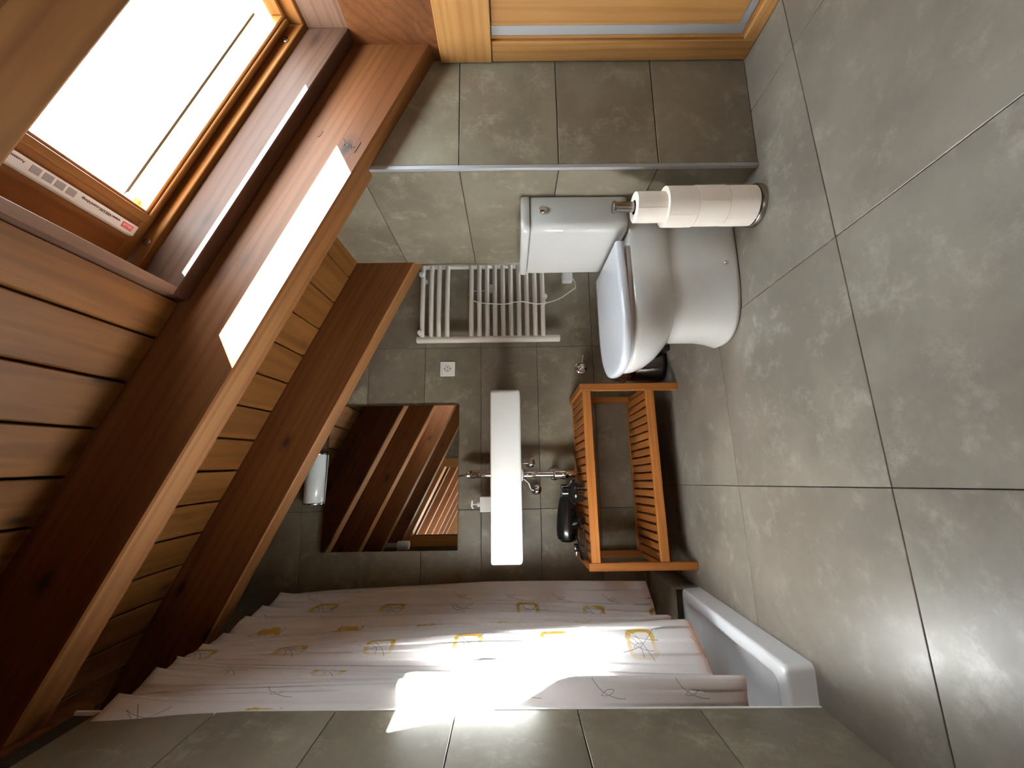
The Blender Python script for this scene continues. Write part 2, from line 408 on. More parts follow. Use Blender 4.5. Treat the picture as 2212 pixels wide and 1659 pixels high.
# wall above / beside the cupboard door, and beyond the pier
o = box('wall_right_upper', XD+.012, XD+.13, YR, E0+.02, 1.0, 1.40, M['beam']); tag(o, kind='structure')
o = box('wall_right_side', XD+.012, XD+.13, YR, .14, -.1, 1.02, M['grout']); tag(o, kind='structure')
tile_field(o, [YR, -.3, .3], rr, [(1, 0, .14), (0, 1, 1.0)], lambda u, v, d: (XD+.003+d*0-d, u, v), .009, .0026, M['wall'])
o = box('wall_recess', 1.62, 1.75, Y2-.3, D+.05, -.1, 1.6, M['beam']); tag(o, kind='structure')
# left partition: slightly out of plumb at its free end
wl = None; bm = bmesh.new()
LEAN = .0188
def yl(z): return 1.2104+LEAN*z
zt = 1.985
add_hull(bm, [(x, y, z) for x in (XL-.10, XL-.008) for (y, z) in ((YP, -.1), (YP, zt), (yl(-.1)-.006, -.1), (yl(zt)-.006, zt))], BOXF)
wl = bm_obj('wall_left', bm, M['grout']); tag(wl, kind='structure')
tile_field(wl, [YP-.01, 1.4], rr, [(1, -LEAN, 1.2104-.004), (0, 1, zt)], lambda u, v, d: (XL+d, u, v), .009, .0026, M['wall'])
bm = bmesh.new()
add_hull(bm, [(x, y, z) for x in (XL-.012, XL+.001) for (y, z) in ((yl(0)-.006, 0), (yl(zt)-.006, zt), (yl(0)+.002, 0), (yl(zt)+.002, zt))], BOXF)
o = bm_obj('trim_2', bm, M['plastic']); tag(o, kind='structure')
o = box('trim_3', XL-.14, XL+.004, YP-.02, 1.30, zt, zt+.055, M['beam'], bv=.003); tag(o, kind='structure')
# shower and far-left walls, wall behind the camera with its doorway
o = box('wall_shower', XW-.14, XW, YR-.1, D+.1, -.1, 2.95, M['grout']); tag(o, kind='structure')
tile_field(o, [YR, 0, .9, 1.8, 2.7], [k*H for k in range(0, 10)], [(1, 0, D)], lambda u, v, d: (XW+.009+d, u, v), .009, .0026, M['wall'])
# tiled upstand between tray and back wall
lg = box('ledge', XW, -.5577-.008, 1.925, D, -.05, .094, M['grout']); tag(lg, kind='structure')
tile_field(lg, [1.917, D], [0, .102], [], lambda u, v, d: (-.5577+d, u, v), .009, .002, M['wall'])
tile_field(lg, [-1.60, -1.0, -.5577], [1.917, D], [], lambda u, v, d: (u, v, .102+d), .009, .002, M['wall'])
# rear wall: opening x -.90..-.10, sloped head
wf = bmesh.new()
def rearpoly(x0, x1, z0f, z1f): add_hull(wf, [(x, y, z) for x in (x0, x1) for y in (YR-.12, YR) for z in (z0f(x), z1f(x))], BOXF)
rearpoly(-1.7, -.70, lambda x: -.1, lambda x: CZ-S*x+.02); rearpoly(.10, 1.45, lambda x: -.1, lambda x: CZ-S*x+.02)
rearpoly(-.70, .10, lambda x: CZ-S*x-.25, lambda x: CZ-S*x+.02)
o = bm_obj('wall_front', wf, M['wall']); tag(o, kind='structure')
dt = empty('door_2', (0, 0, 0)); tag(dt, kind='structure')
slope('head_casing', -.82, .20, YR-.14, YR+.025, -.262, -.12, M['oak_x'], dt, .003)
box('side_casing', -.82, -.70, YR-.14, YR+.02, 0, 2.08, M['oak_z'], dt, .003)
box('side_casing', .10, .20, YR-.14, YR+.02, 0, 1.70, M['oak_z'], dt, .003)
# hall beyond the doorway
o = box('wall_hall_end', -2.6, 1.6, -6.72, -6.6, -.1, 3.4, M['plank']); tag(o, kind='structure')
o = box('wall_hall_left', -2.5, -2.4, -6.6, YR-.12, -.1, 3.4, M['plaster']); tag(o, kind='structure')
o = box('wall_hall_right', 1.45, 1.55, -6.6, YR, -.1, 1.6, M['plaster']); tag(o, kind='structure')

# ceiling: dark backing plus individual boards in every bay
BEAMS = [(1.7847, 1.8777), (1.1014, 1.1966), (.4050, .4975), (-.2850, -.1900), (-.99, -.90), (-1.66, -1.57), (-2.35, -2.26), (-3.04, -2.95), (-3.73, -3.64), (-4.42, -4.33)]
SX0, SX1, SY0, SY1 = .4735, 1.325, .52, 1.05        # skylight lining, inner faces
bm = bmesh.new()
add_slope(bm, -2.5, 1.9, 1.10, D+.1, .018, .10); add_slope(bm, -2.5, 1.9, -6.7, .50, .018, .10)
add_slope(bm, -2.5, SX0-.02, .50, 1.10, .018, .10); add_slope(bm, SX1+.05, 1.9, .50, 1.10, .018, .10)
ce = bm_obj('ceiling', bm, M['dark']); tag(ce, kind='structure')
PM = {}
def plank(x0, x1, y0, y1):
    key = (round(x1-x0, 4), round(y1-y0, 4))
    if key not in PM:
        b = bmesh.new(); g = .0035
        add_hull(b, [(x, y, -S*x+o) for x in (g, x1-x0-g) for y in (0, y1-y0) for o in (0, .016)], BOXF)
        bevel(b, .003); bmesh.ops.recalc_face_normals(b, faces=b.faces)
        me = bpy.data.meshes.new('plank'); b.to_mesh(me); b.free(); me.materials.append(M['plank']); PM[key] = me
    link('plank', PM[key], M['plank'], ce, (x0, y0, CZ-S*x0))
edges = [.0974+.1248*i for i in range(-14, 11)]
ys = [(1.8777, D)]+[(BEAMS[i+1][1], BEAMS[i][0]) for i in range(4)]
for (y0, y1) in ys:
    for a, b in zip(edges, edges[1:]):
        if abs(y0-.4975) < .01:
            if a < SX0-.02 < b: plank(a, SX0-.021, y0, y1); continue
            if a >= SX0-.02 and b <= SX1+.02: continue
            if a < SX1+.02 < b: continue
            if SX0-.02 < a < SX1+.02: continue
        plank(a, min(b, 1.62), y0, y1)
for i in range(4, 7):
    for a, b in zip(edges, edges[1:]): plank(a, b, BEAMS[i+1][1], BEAMS[i][0])
BL = ['ceiling beam nearest the mirror wall, crossing above the towel radiator', 'sunlit ceiling beam beside the skylight with a bright patch on its face',
      'dark ceiling beam overhead, cutting off the near edge of the skylight', 'lowest of the dark beams seen in the mirror above the lit doorway',
      None, None, None, None, None, None]
for i, (y0, y1) in enumerate(BEAMS):
    b = bmesh.new(); n = 30; x0, x1 = -1.75 if i < 4 else -2.4, 1.62 if i == 0 else (XD+.02 if y1 > YR else 1.5)
    add_hull(b, [(x, y, z) for x in (x0, x1) for y in (y0, y1) for z in (BZ-S*x, CZ-S*x+.03)], BOXF)
    bevel(b, .005)
    o = bm_obj('ceiling_beam', b, M['beam']); o.data.materials.append(M['beam_lit_underside'])
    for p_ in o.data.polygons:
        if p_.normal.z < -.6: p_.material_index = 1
    tag(o, BL[i] or 'brown roof beam in the hall behind the doorway, seen in the mirror', 'beam', None if BL[i] else 'hall roof beams', 'structure')

def bpt(x, y, yw):
    u = 1659-y; r = F+R*(u-829.5)/fpx-U*(x-1106)/fpx; t = yw/r.y
    return Vector((r.x*t, yw, ZC+r.z*t))
b1 = [o for o in C.objects if o.name.startswith('ceiling_beam')][1]
for st in ([(741, 299), (744, 304), (746, 309), (743, 314)], [(746, 309), (752, 315), (759, 317), (768, 318)], [(752, 311), (753, 318)], [(758, 312), (758, 321)], [(775, 302), (779, 308), (772, 320), (765, 330)], [(686, 296), (692, 293), (698, 283)]):
    tube('pencil_mark', [bpt(a, b, 1.1012) for a, b in st], .0011, M['print'], b1, 6)

# skylight
wn = empty('window_1'); tag(wn, kind='structure')
T = .05
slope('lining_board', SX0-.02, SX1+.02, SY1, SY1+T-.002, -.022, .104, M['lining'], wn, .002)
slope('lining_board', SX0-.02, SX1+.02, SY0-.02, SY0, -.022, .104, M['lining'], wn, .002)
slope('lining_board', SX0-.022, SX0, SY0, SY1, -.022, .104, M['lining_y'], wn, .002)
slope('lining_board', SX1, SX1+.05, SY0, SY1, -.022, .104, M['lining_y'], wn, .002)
FX0, FX1, FY0, FY1 = SX0+.012, SX1-.005, SY0+.012, SY1-.016
slope('window_frame', SX0-.06, SX1+.08, FY1, SY1+.05, .108, .19, M['frame'], wn, .002)
slope('window_frame', SX0-.06, SX1+.08, SY0-.06, FY0, .108, .19, M['frame'], wn, .002)
slope('window_frame', SX0-.06, FX0, FY0, FY1, .108, .19, M['frame_y'], wn, .002)
slope('window_frame', FX1, SX1+.08, FY0, FY1, .108, .175, M['frame_y'], wn, .002)
GX0, GX1, GY0, GY1 = .672, 1.306, .680, .998
def sash(x0, x1, y0, y1, m):
    slope('sash_rail', x0, x1, y0, y1, .142, .182, m, wn, .003)
sash(FX0+.004, FX1-.004, GY1, FY1-.004, M['frame']); sash(FX0+.004, FX1-.004, FY0+.004, GY0, M['frame'])
sash(FX0+.004, GX0, GY0, GY1, M['frame_y']); sash(GX1, FX1-.004, GY0, GY1, M['frame_y'])
slope('sash_moulding', GX0-.03, GX0-.012, GY0-.01, GY1+.01, .134, .1425, M['frame_y'], wn, .002)
slope('sash_moulding', GX0-.012, GX1, GY1+.008, GY1+.016, .134, .1425, M['frame'], wn, .002)
slope('glass_pane', GX0-.008, GX1+.008, GY0-.008, GY1+.008, .172, .176, M['glass'], wn)
slope('outer_cladding', GX0-.05, GX1+.04, GY1+.022, GY1+.055, .183, .262, plain('sunlit_outer_pine', (104, 80, 32), .6), wn, .003)
slope('outer_cladding', GX0-.05, GX0-.015, .60, GY1+.02, .183, .235, M['frame_y'], wn, .003)
slope('cladding_edge', GX0-.05, GX1+.04, GY1+.018, GY1+.060, .263, .270, plain('cladding_metal', (52, 50, 54), .5), wn)
lathe('hinge_block', [(0, 0), (.014, 0), (.016, .004), (.016, .026), (.012, .03), (0, .03)], M['plaster'], wn, (GX0+.03, GY1+.012, CZ-S*(GX0+.03)+.195), (0, -1, .1), 16)
for x in (.600, 1.262):
    b = bmesh.new(); yy = FY1; zz = CZ-S*x+.128
    add_lathe(b, [(.004, .0), (.009, .0), (.010, .003), (.006, .004), (.005, -.003), (0, -.003)], 16, axis_m((x, yy, zz), (0, -1, -.15)))
    bm_obj('screw_cap', b, M['steel'], wn, smooth=True, angle=40)
# ventilation bar with its lettering
bar = slope('ventilation_bar', .592, .618, .664, .992, .124, .136, M['barwhite'], wn, .0015)
tag(bar, 'white film-covered ventilation bar with lettering')
def lettering(txt, size, y, x, mat, name='lettering'):
    cu = bpy.data.curves.new(name, 'FONT'); cu.body = txt; cu.size = size; cu.extrude = .0003; cu.materials.append(mat); cu.align_x = 'LEFT'
    o = bpy.data.objects.new(name, cu); C.objects.link(o)
    tx = Vector((0, -1, 0)); ty = Vector((-1, 0, S)).normalized(); tz = tx.cross(ty)
    o.matrix_world = Matrix(((tx.x, ty.x, tz.x, x), (tx.y, ty.y, tz.y, y), (tx.z, ty.z, tz.z, CZ-S*x+.1222), (0, 0, 0, 1)))
    mw = o.matrix_world.copy(); o.parent = bar; o.matrix_world = mw
    return o
lettering('www.VELUX.com/shop', .0098, .944, .6095, M['print'])
slope('logo_block', .5985, .6115, .952, .980, .1228, .1242, M['red'], bar)
lettering('VELUX', .0082, .9775, .6082, M['plastic'])
for q in range(4): slope('pictogram', .5985, .6125, .750+.0235*q, .768+.0235*q, .1232, .1242, M['greyprint'], bar)
lettering('Accessories', .0082, .738, .6095, M['print'])

# cupboard door on the right
d1 = empty('door_1'); tag(d1, kind='structure')
x = XD
box('door_frame_top', x-.002, x+.03, .18, E0-.004, .852, 1.022, M['oak_y'], d1, .002)
tag(d1.children[0], 'wide oak top rail of the low cupboard')
box('frame_upright', x, x+.03, 1.088, E0-.004, .0, .851, M['oak_z'], d1, .003)
box('frame_upright', x, x+.03, .18, .25, .0, .851, M['oak_z'], d1, .003)
box('frame_sill', x, x+.03, .25, 1.088, 0, .042, M['oak_y'], d1, .003)
box('frame_rebate', x+.012, x+.04, 1.078, 1.0885, .03, .851, M['oak_z'], d1, .001)
box('frame_rebate', x+.012, x+.04, .25, 1.08, .036, .050, M['oak_y'], d1, .001)
box('edge_strip', x+.012, x+.03, 1.046, 1.078, .05, .851, M['alu'], d1, .002)
box('edge_strip', x+.012, x+.03, .29, 1.046, .052, .077, M['alu'], d1, .002)
box('door_leaf', x+.006, x+.028, .29, 1.043, .081, .849, M['oak_z'], d1, .002)
box('door_backing', x+.03, x+.05, .18, E0, 0, 1.02, M['dark'], d1)

# ================================================================= THINGS
# ---- shower tray
def rounded_rect(x0, x1, y0, y1, r, n=6):
    out = []
    for cx, cy, a0 in ((x1-r, y1-r, 0), (x0+r, y1-r, 90), (x0+r, y0+r, 180), (x1-r, y0+r, 270)):
        for i in range(n+1):
            a = math.radians(a0+90*i/n); out.append((cx+r*math.cos(a), cy+r*math.sin(a)))
    return out
def loft(bm, rings, cap0=True, cap1=True):
    rv = [[bm.verts.new(p) for p in r] for r in rings]
    for a, b in zip(rv, rv[1:]):
        for i in range(len(a)): bm.faces.new((a[i], a[(i+1) % len(a)], b[(i+1) % len(a)], b[i]))
    if cap0: bm.faces.new(rv[0][::-1])
    if cap1: bm.faces.new(rv[-1])
bm = bmesh.new(); tx0, tx1, ty0, ty1 = -1.55, -.5510, 1.2145, 1.914
spec = [(0, .016, 0), (.002, .016, .004), (.006, .016, .064), (.009, .016, .071), (.015, .018, .0745), (.044, .026, .0755), (.052, .03, .073), (.058, .034, .066), (.074, .05, .038), (.084, .06, .031), (.20, .10, .028)]
loft(bm, [[(a, b, z) for a, b in rounded_rect(tx0+i, tx1-i, ty0+i, ty1-i, max(r, .012), 6)] for i, r, z in spec])
tray = bm_obj('shower_tray', bm, M['acryl'], smooth=True, angle=60)
tag(tray, 'white shower tray with rounded rim below the curtain', 'shower tray')
lathe('drain_cover', [(0, .0315), (.045, .0315), (.048, .0285)], M['chrome'], tray, (-1.05, 1.56, 0))

# ---- curtain
HEM = [(-.74, 1.14), (-.672, 1.236), (-.60, 1.254), (-.64, 1.33), (-.708, 1.47), (-.66, 1.52), (-.588, 1.61), (-.615, 1.70), (-.655, 1.80), (-.640, 1.815), (-.66, 1.89), (-.700, 1.985), (-.64, 2.015), (-.575, 2.075)]
MID = [(-.69, 1.14), (-.655, 1.235), (-.615, 1.29), (-.632, 1.37), (-.665, 1.45), (-.635, 1.52), (-.600, 1.61), (-.618, 1.70), (-.640, 1.78), (-.628, 1.83), (-.64, 1.90), (-.655, 1.98), (-.625, 2.06), (-.585, 2.13)]
TOP = [(-.655, 1.15), (-.645, 1.24), (-.637, 1.33), (-.630, 1.395), (-.632, 1.45), (-.630, 1.50), (-.638, 1.575), (-.642, 1.65), (-.640, 1.72), (-.630, 1.80), (-.632, 1.87), (-.630, 1.95), (-.625, 2.04), (-.620, 2.15)]
def resample(pts, n):
    sp = spline([(p[0], p[1], 0) for p in pts], 14); L = len(sp)-1
    return [sp[int(round(i*L/(n-1)))] for i in range(n)]
NU, NV = 220, 90; Z0, Z1 = .165, 1.90
h, m_, t_ = resample(HEM, NU), resample(MID, NU), resample(TOP, NU)
bm = bmesh.new(); uvl = bm.loops.layers.uv.new('UVMap'); grid = []; arc = [0]
for i in range(1, NU): arc.append(arc[-1]+(h[i]-h[i-1]).length)
for j in range(NV+1):
    f = j/NV; z = Z0+(Z1-Z0)*f; row = []
    for i in range(NU):
        a = h[i].lerp(m_[i], min(1, f/.45)) if f < .45 else m_[i].lerp(t_[i], (f-.45)/.55)
        if f < .45:
            s_ = f/.45; s_ = s_*s_*(3-2*s_); a = h[i].lerp(m_[i], s_)
        a = Vector(a)
        ph = i/NU*2*math.pi
        # gathered heading: pleats die out a hand's breadth below the tape
        pl = max(0, (z-1.70)/.20)**1.4
        q = (i/NU*8.3) % 1; saw = q if q < .82 else (1-q)/.18*.82
        a.x += pl*(saw-.4)*.052
        a.x += .0045*math.sin(ph*7+z*2.1)*min(1, f*3+.3)+.0012*math.sin(ph*19+z*5.0)
        a.y += .004*math.sin(ph*5+z*3)
        zz = z + .010*math.sin(ph*2.2+.5)*(1-f)**4 + (.006*math.sin(ph*8.3) if j == NV else 0)
        row.append(bm.verts.new((a.x, a.y, zz)))
    grid.append(row)
for j in range(NV):
    for i in range(NU-1):
        fc = bm.faces.new((grid[j][i], grid[j][i+1], grid[j+1][i+1], grid[j+1][i]))
        for lp, (ii, jj) in zip(fc.loops, ((i, j), (i+1, j), (i+1, j+1), (i, j+1))):
            lp[uvl].uv = (arc[ii]*1.0, (Z1-Z0)*jj/NV)
cur = bm_obj('shower_curtain', bm, M['curtain'], smooth=True, angle=180)
sd = cur.modifiers.new('thickness', 'SOLIDIFY'); sd.thickness = .0012
tag(cur, 'white shower curtain printed with yellow squares and grey leaves, hanging in folds', 'shower curtain')
hm = tube('stained_hem', [(p.x+.001, p.y, Z0+.012*0+.010*math.sin(i*4/NU*2*math.pi*2.2/4+.5)) for i, p in enumerate(h) if i % 3 == 0], .0016, plain('orange_stitching', (196, 122, 84), .8), cur, 6)
tag(hm, 'rust-stained stitched hem')
rod = tube('curtain_rod', [(-.684, 1.19, 1.905), (-.684, D-.003, 1.905)], .011, M['plastic'], None, 12)
tag(rod, 'slim white rod carrying the shower curtain', 'curtain rod')
for i in range(9):
    y = 1.215+i*.113
    b = bmesh.new(); cpt = Vector((-.684, y, 1.905))
    add_tube(b, [cpt+Vector((.018*math.cos(a*math.pi/8), 0, .018*math.sin(a*math.pi/8)-.003)) for a in range(17)], .0016, 6)
    bm_obj('curtain_ring', b, M['plastic'], rod, smooth=True)

# ---- mirror
mt = math.radians(-.30)
mir = empty('mirror', (-.0775, D-.0235, 1.445)); mir.rotation_euler = (mt, 0, math.radians(1.7)); tag(mir, 'frameless rectangular mirror on the tiled wall above the basin', 'mirror')
box('mirror_pane', -.381, .381, -.004, 0, -.355, .355, M['mirror'], mir)
box('mirror_backing', -.3812, .3812, .0005, .008, -.3552, .3552, M['dark'], mir)

# ---- lamp over mirror
lp = empty('wall_lamp', (-.0835, D, 1.8545)); tag(lp, 'tubular opal glass lamp with chrome end caps above the mirror', 'lamp')
lathe('glass_tube', [(0, -.125), (.048, -.125), (.0505, -.12), (.0505, .12), (.048, .125), (0, .125)], M['opal'], lp, (0, -.036, 0), (1, 0, 0), 40)
for s_ in (-1, 1):
    lathe('end_cap', [(0, 0), (.051, 0), (.052, .003), (.051, .007), (.03, .010), (0, .0105)], M['chrome'], lp, (s_*.125, -.036, 0), (s_, 0, 0), 40)
box('wall_plate', -.06, .06, -.02, -.001, -.03, .03, M['chrome'], lp, .003, 2)
# ---- second lamp, on the ceiling behind the camera (seen in the mirror)
l2 = empty('ceiling_lamp', (-.735, -.10, 1.915)); tag(l2, 'chrome stem lamp with short white glass shade, reflected in the mirror', 'lamp')
lathe('lamp_stem', [(0, .126), (.026, .126), (.026, .38), (.034, .385), (.034, .42), (0, .42)], M['alu'], l2)
lathe('lamp_shade', [(0, 0), (.036, 0), (.044, .006), (.046, .03), (.045, .115), (.040, .126), (0, .126)], M['opal'], l2)

# ---- socket
so = empty('wall_socket', (.5137, D, 1.160)); tag(so, 'square white wall socket on the tiles between radiator and mirror', 'socket')
bm = bmesh.new()
loft(bm, [[(a, y, b) for a, b in rounded_rect(-i, i, -i, i, .005, 3)] for i, y in ((.0425, -.0005), (.0425, -.006), (.040, -.0085), (.0315, -.0085), (.030, -.0065), (.0275, -.0065), (.0265, -.0095))])
bm_obj('cover_frame', bm, M['plastic'], so, smooth=True, angle=25)
lathe('socket_well', [(0, .0101), (.0165, .0101), (.0180, .0125), (.0215, .0125), (.0220, .0085)], M['paint'], so, (0, 0, 0), (0, -1, 0), 32)
for s_ in (-1, 1):
    lathe('pin_hole', [(0, .0104), (.0029, .0104), (.0029, .0098)], M['rubber'], so, (s_*.0095, 0, 0), (0, -1, 0), 12)
    box('earth_clip', -.0025, .0025, -.0125, -.0095, s_*.0155-.002, s_*.0155+.002, M['steel'], so)

# ---- radiator
ra = empty('towel_radiator', (.882, D, .92)); tag(ra, 'cream towel radiator with flat bars on the wall behind the toilet', 'radiator')
ry = -.072; rl, rrx = .667-.882, 1.109-.882
for xx in (rl, rrx):
    bm = bmesh.new(); add_lathe(bm, [(0, -.401), (.0165, -.401), (.0195, -.397), (.0195, .397), (.0165, .401), (0, .401)], 20, axis_m((xx, ry, .003), (0, 0, 1)))
    bm_obj('side_rail', bm, M['paint'], ra, smooth=True, angle=40)
rme = None
for zz in [1.2918, 1.2432, 1.2000, 1.1531, 1.018, .9728, .9278, .8842, .8392, .7948, .7495, .7059, .6595, .6156]:
    if rme is None:
        bm = bmesh.new(); n = 16
        add_tube(bm, [(rl+.010+(rrx-rl-.02)*i/10, ry-.014-.010*math.sin(math.pi*i/10), 0) for i in range(11)], .0134, 14)
        for v in bm.verts: v.co.y = v.co.y
        o = bm_obj('radiator_bar', bm, M['paint'], ra, smooth=True, angle=60); rme = o.data; o.location = (0, 0, zz-.92)
    else: link('radiator_bar', rme, None, ra, (0, 0, zz-.92))
for (xx, zz) in ((.700, 1.300), (1.045, 1.300), (.905, .604)):
    b = lathe('wall_bracket', [(0, -.001), (.016, -.001), (.017, .006), (.010, .012), (.008, .085), (.0145, .088), (.0155, .104), (.012, .110), (0, .111)], M['plastic'], ra, (xx-.882, -.001, zz-.92), (0, -1, 0), 24)
lathe('bleed_valve', [(0, 0), (.007, 0), (.007, .022), (0, .022)], M['chrome'], ra, (.700-.882, ry+.01, 1.272-.92), (0, 0, -1), 12)
lathe('foot_plug', [(0, 0), (.006, 0), (.008, .03), (0, .032)], M['chrome'], ra, (.690-.882, ry+.04, .62-.92), (0, 1, 0), 12)

# ---- heater cable with switch box
import itertools
def bp(x, y, yw):
    u = 1659-y; v = x; r = F+R*(u-829.5)/fpx-U*(v-1106)/fpx; t = yw/r.y
    return Vector((r.x*t, yw, ZC+r.z*t))
cw = D-.120
pts = [(1237.4, 602.5), (1242, 610.6), (1242.9, 621.5), (1235.6, 627), (1208.5, 645), (1181.4, 654), (1158.8, 656.7), (1143.4, 654), (1127, 651.3), (1109, 653), (1097, 656), (1074, 656.8), (1034.6, 653.4), (1018.9, 646.8), (1012.3, 636.3), (1017, 631), (1025.5, 629), (1046.4, 628), (1058, 620.6)]
cab = empty('heater_cable'); tag(cab, 'white cable looping across the radiator bars from a small switch box', 'cable')
wp_ = [bp(a, b, cw if 2 < i < 13 else cw+.04+(.02 if i > 14 else 0)) for i, (a, b) in enumerate(pts)]
tube('cable_cord', wp_, .0028, M['plastic'], cab, 8, 4)
q = bp(1225, 601, D-.03); box('switch_box', q.x-.022, q.x+.03, D-.045, D-.0005, q.z-.030, q.z+.030, M['plastic'], cab, .006, 3)
q = wp_[-1]; box('cable_plug', q.x-.012, q.x+.016, q.y-.005, D-.0005, q.z-.016, q.z+.012, M['plastic'], cab, .004, 2)

# ---- washbasin
wbn = empty('washbasin', (-.062, 2.055, .76)); tag(wbn, 'white rectangular wall-hung washbasin under the mirror', 'washbasin')
bx0, bx1, by0, by1 = -.376, .376, -.225, D-2.055-.001
bm = bmesh.new(); R2 = lambda i, r: rounded_rect(bx0+i, bx1-i, by0+i, by1-i, r, 5)
ring = lambda i, r, z: [(a, b, z) for a, b in R2(i, r)]
cav = lambda i, r, z: [(a, b, z) for a, b in rounded_rect(bx0+.03+i, bx1-.03-i, by0+.028+i, by1-.10-i, r, 5)]
loft(bm, [ring(.012, .02, .0), ring(.003, .018, .004), ring(.0, .016, .012), ring(.0, .016, .129), ring(.003, .016, .1355), ring(.010, .014, .137), cav(0, .03, .137), cav(.006, .035, .130), cav(.03, .06, .05), cav(.07, .08, .035)])
bm_obj('basin_body', bm, M['white'], wbn, smooth=True, angle=55)
lathe('waste_plug', [(0, .039), (.020, .039), (.022, .036)], M['chrome'], wbn, (0, -.02, 0))
lathe('drain_collar', [(0, 0), (.032, 0), (.034, -.006), (.032, -.013), (0, -.013)], M['plastic'], wbn, (-.012, .06, 0))

fa = empty('basin_tap', (-.072, 2.165, .8975)); tag(fa, 'chrome single-lever mixer tap at the back of the basin', 'tap')
lathe('tap_body', [(0, 0), (.027, 0), (.027, .004), (.0235, .006), (.0235, .108), (.0215, .112), (.023, .114), (.023, .134), (.018, .137), (0, .138)], M['chrome'], fa)
tube('tap_lever', [(0, 0, .134), (-.004, .006, .156), (-.008, .02, .182)], [.006, .0045, .0035], M['chrome'], fa, 10)
tube('tap_spout', [(0, -.01, .075), (0, -.05, .080), (0, -.10, .074), (0, -.115, .060)], [.013, .012, .0115, .011], M['chrome'], fa, 14, 5)
sp_ = empty('soap_dispenser', (-.219, 2.15, .8972)); tag(sp_, 'square white soap bottle with pump on the basin', 'soap dispenser')
box('bottle', -.0385, .0385, -.022, .022, .0, .068, M['plastic'], sp_, .007, 3)
lathe('pump_collar', [(0, .067), (.013, .067), (.013, .080), (.008, .084), (.0045, .085), (.0045, .104), (0, .104)], M['plastic'], sp_, n=20)
tube('pump_nozzle', [(.018, 0, .108), (.0, 0, .110), (-.014, 0, .109), (-.022, 0, .100)], [.005, .006, .005, .003], M['plastic'], sp_, 10, 3)

# ---- drain trap
dr = empty('drain_trap', (-.074, 2.115, .47)); tag(dr, 'polished chrome bottle trap hanging below the basin', 'drain trap')
lathe('trap_pipe', [(0, .276), (.0215, .276), (.0235, .270), (.0235, .222), (.0205, .214), (.0165, .212), (.0165, .12), (.019, .118), (.019, .112), (0, .112)], M['chrome'], dr, n=32)
lathe('trap_cup', [(.0165, .125), (.020, .122), (.0245, .112), (.0255, .075), (.0265, .070), (.0265, .064), (.0215, .060), (.0205, .02), (.014, .006), (0, .0)][::-1], M['chrome'], dr, n=32)
tube('trap_outlet', [(0, .01, .10), (0, .09, .10), (0, D-2.115-.004, .10)], .0155, M['chrome'], dr, 20)
lathe('wall_rosette', [(0, .0), (.037, .0), (.038, .003), (.034, .009), (.024, .014), (.017, .018), (0, .018)], M['chrome'], dr, (-.004, D-2.115, .10), (0, -1, 0))
# ---- angle valves
def valve(loc, r, label, hose, cat='valve'):
    v = empty('angle_valve', loc); tag(v, label, cat)
    lathe('rosette', [(0, 0), (r, 0), (r*1.02, .003), (r*.8, .009), (.012, .013), (0, .013)], M['chrome'], v, (0, 0, 0), (0, -1, 0))
    lathe('valve_body', [(0, .01), (.010, .01), (.010, .035), (.013, .037), (.013, .047), (.016, .05), (.0165, .064), (.012, .068), (0, .069)], M['chrome'], v, (0, 0, 0), (0, -1, 0))
    tube('supply_hose', hose, .0048, M['steel'], v, 10, 5)
    return v
valve((-.019, D, .700), .0265, 'small round chrome angle valve right of the trap', [(0, -.040, .006), (0, -.04, .035), (-.001, -.045, .062)])
valve((-.160, D, .671), .0285, 'round chrome angle valve with curved hose left of the trap', [(0, -.040, .006), (.004, -.04, .030), (.040, -.05, .045), (.070, -.055, .085)])
v3 = empty('stop_valve', (.5106, D, .399)); tag(v3, 'round chrome stop valve low on the wall between bin and bench', 'valve')
lathe('rosette', [(0, 0), (.033, 0), (.034, .003), (.026, .010), (.013, .014), (0, .014)], M['chrome'], v3, (0, 0, 0), (0, -1, 0))
lathe('valve_body', [(0, .01), (.010, .01), (.010, .04), (.017, .043), (.018, .058), (.010, .062), (0, .063)], M['chrome'], v3, (0, 0, 0), (0, -1, 0))
tube('outlet_pipe', [(.004, -.035, -.001), (.03, -.035, -.004), (.066, -.035, -.010)], [.008, .0055, .005], M['chrome'], v3, 12, 3)
tube('valve_lever', [(-.01, -.05, .006), (-.030, -.055, .0)], [.005, .004], M['chrome'], v3, 10)

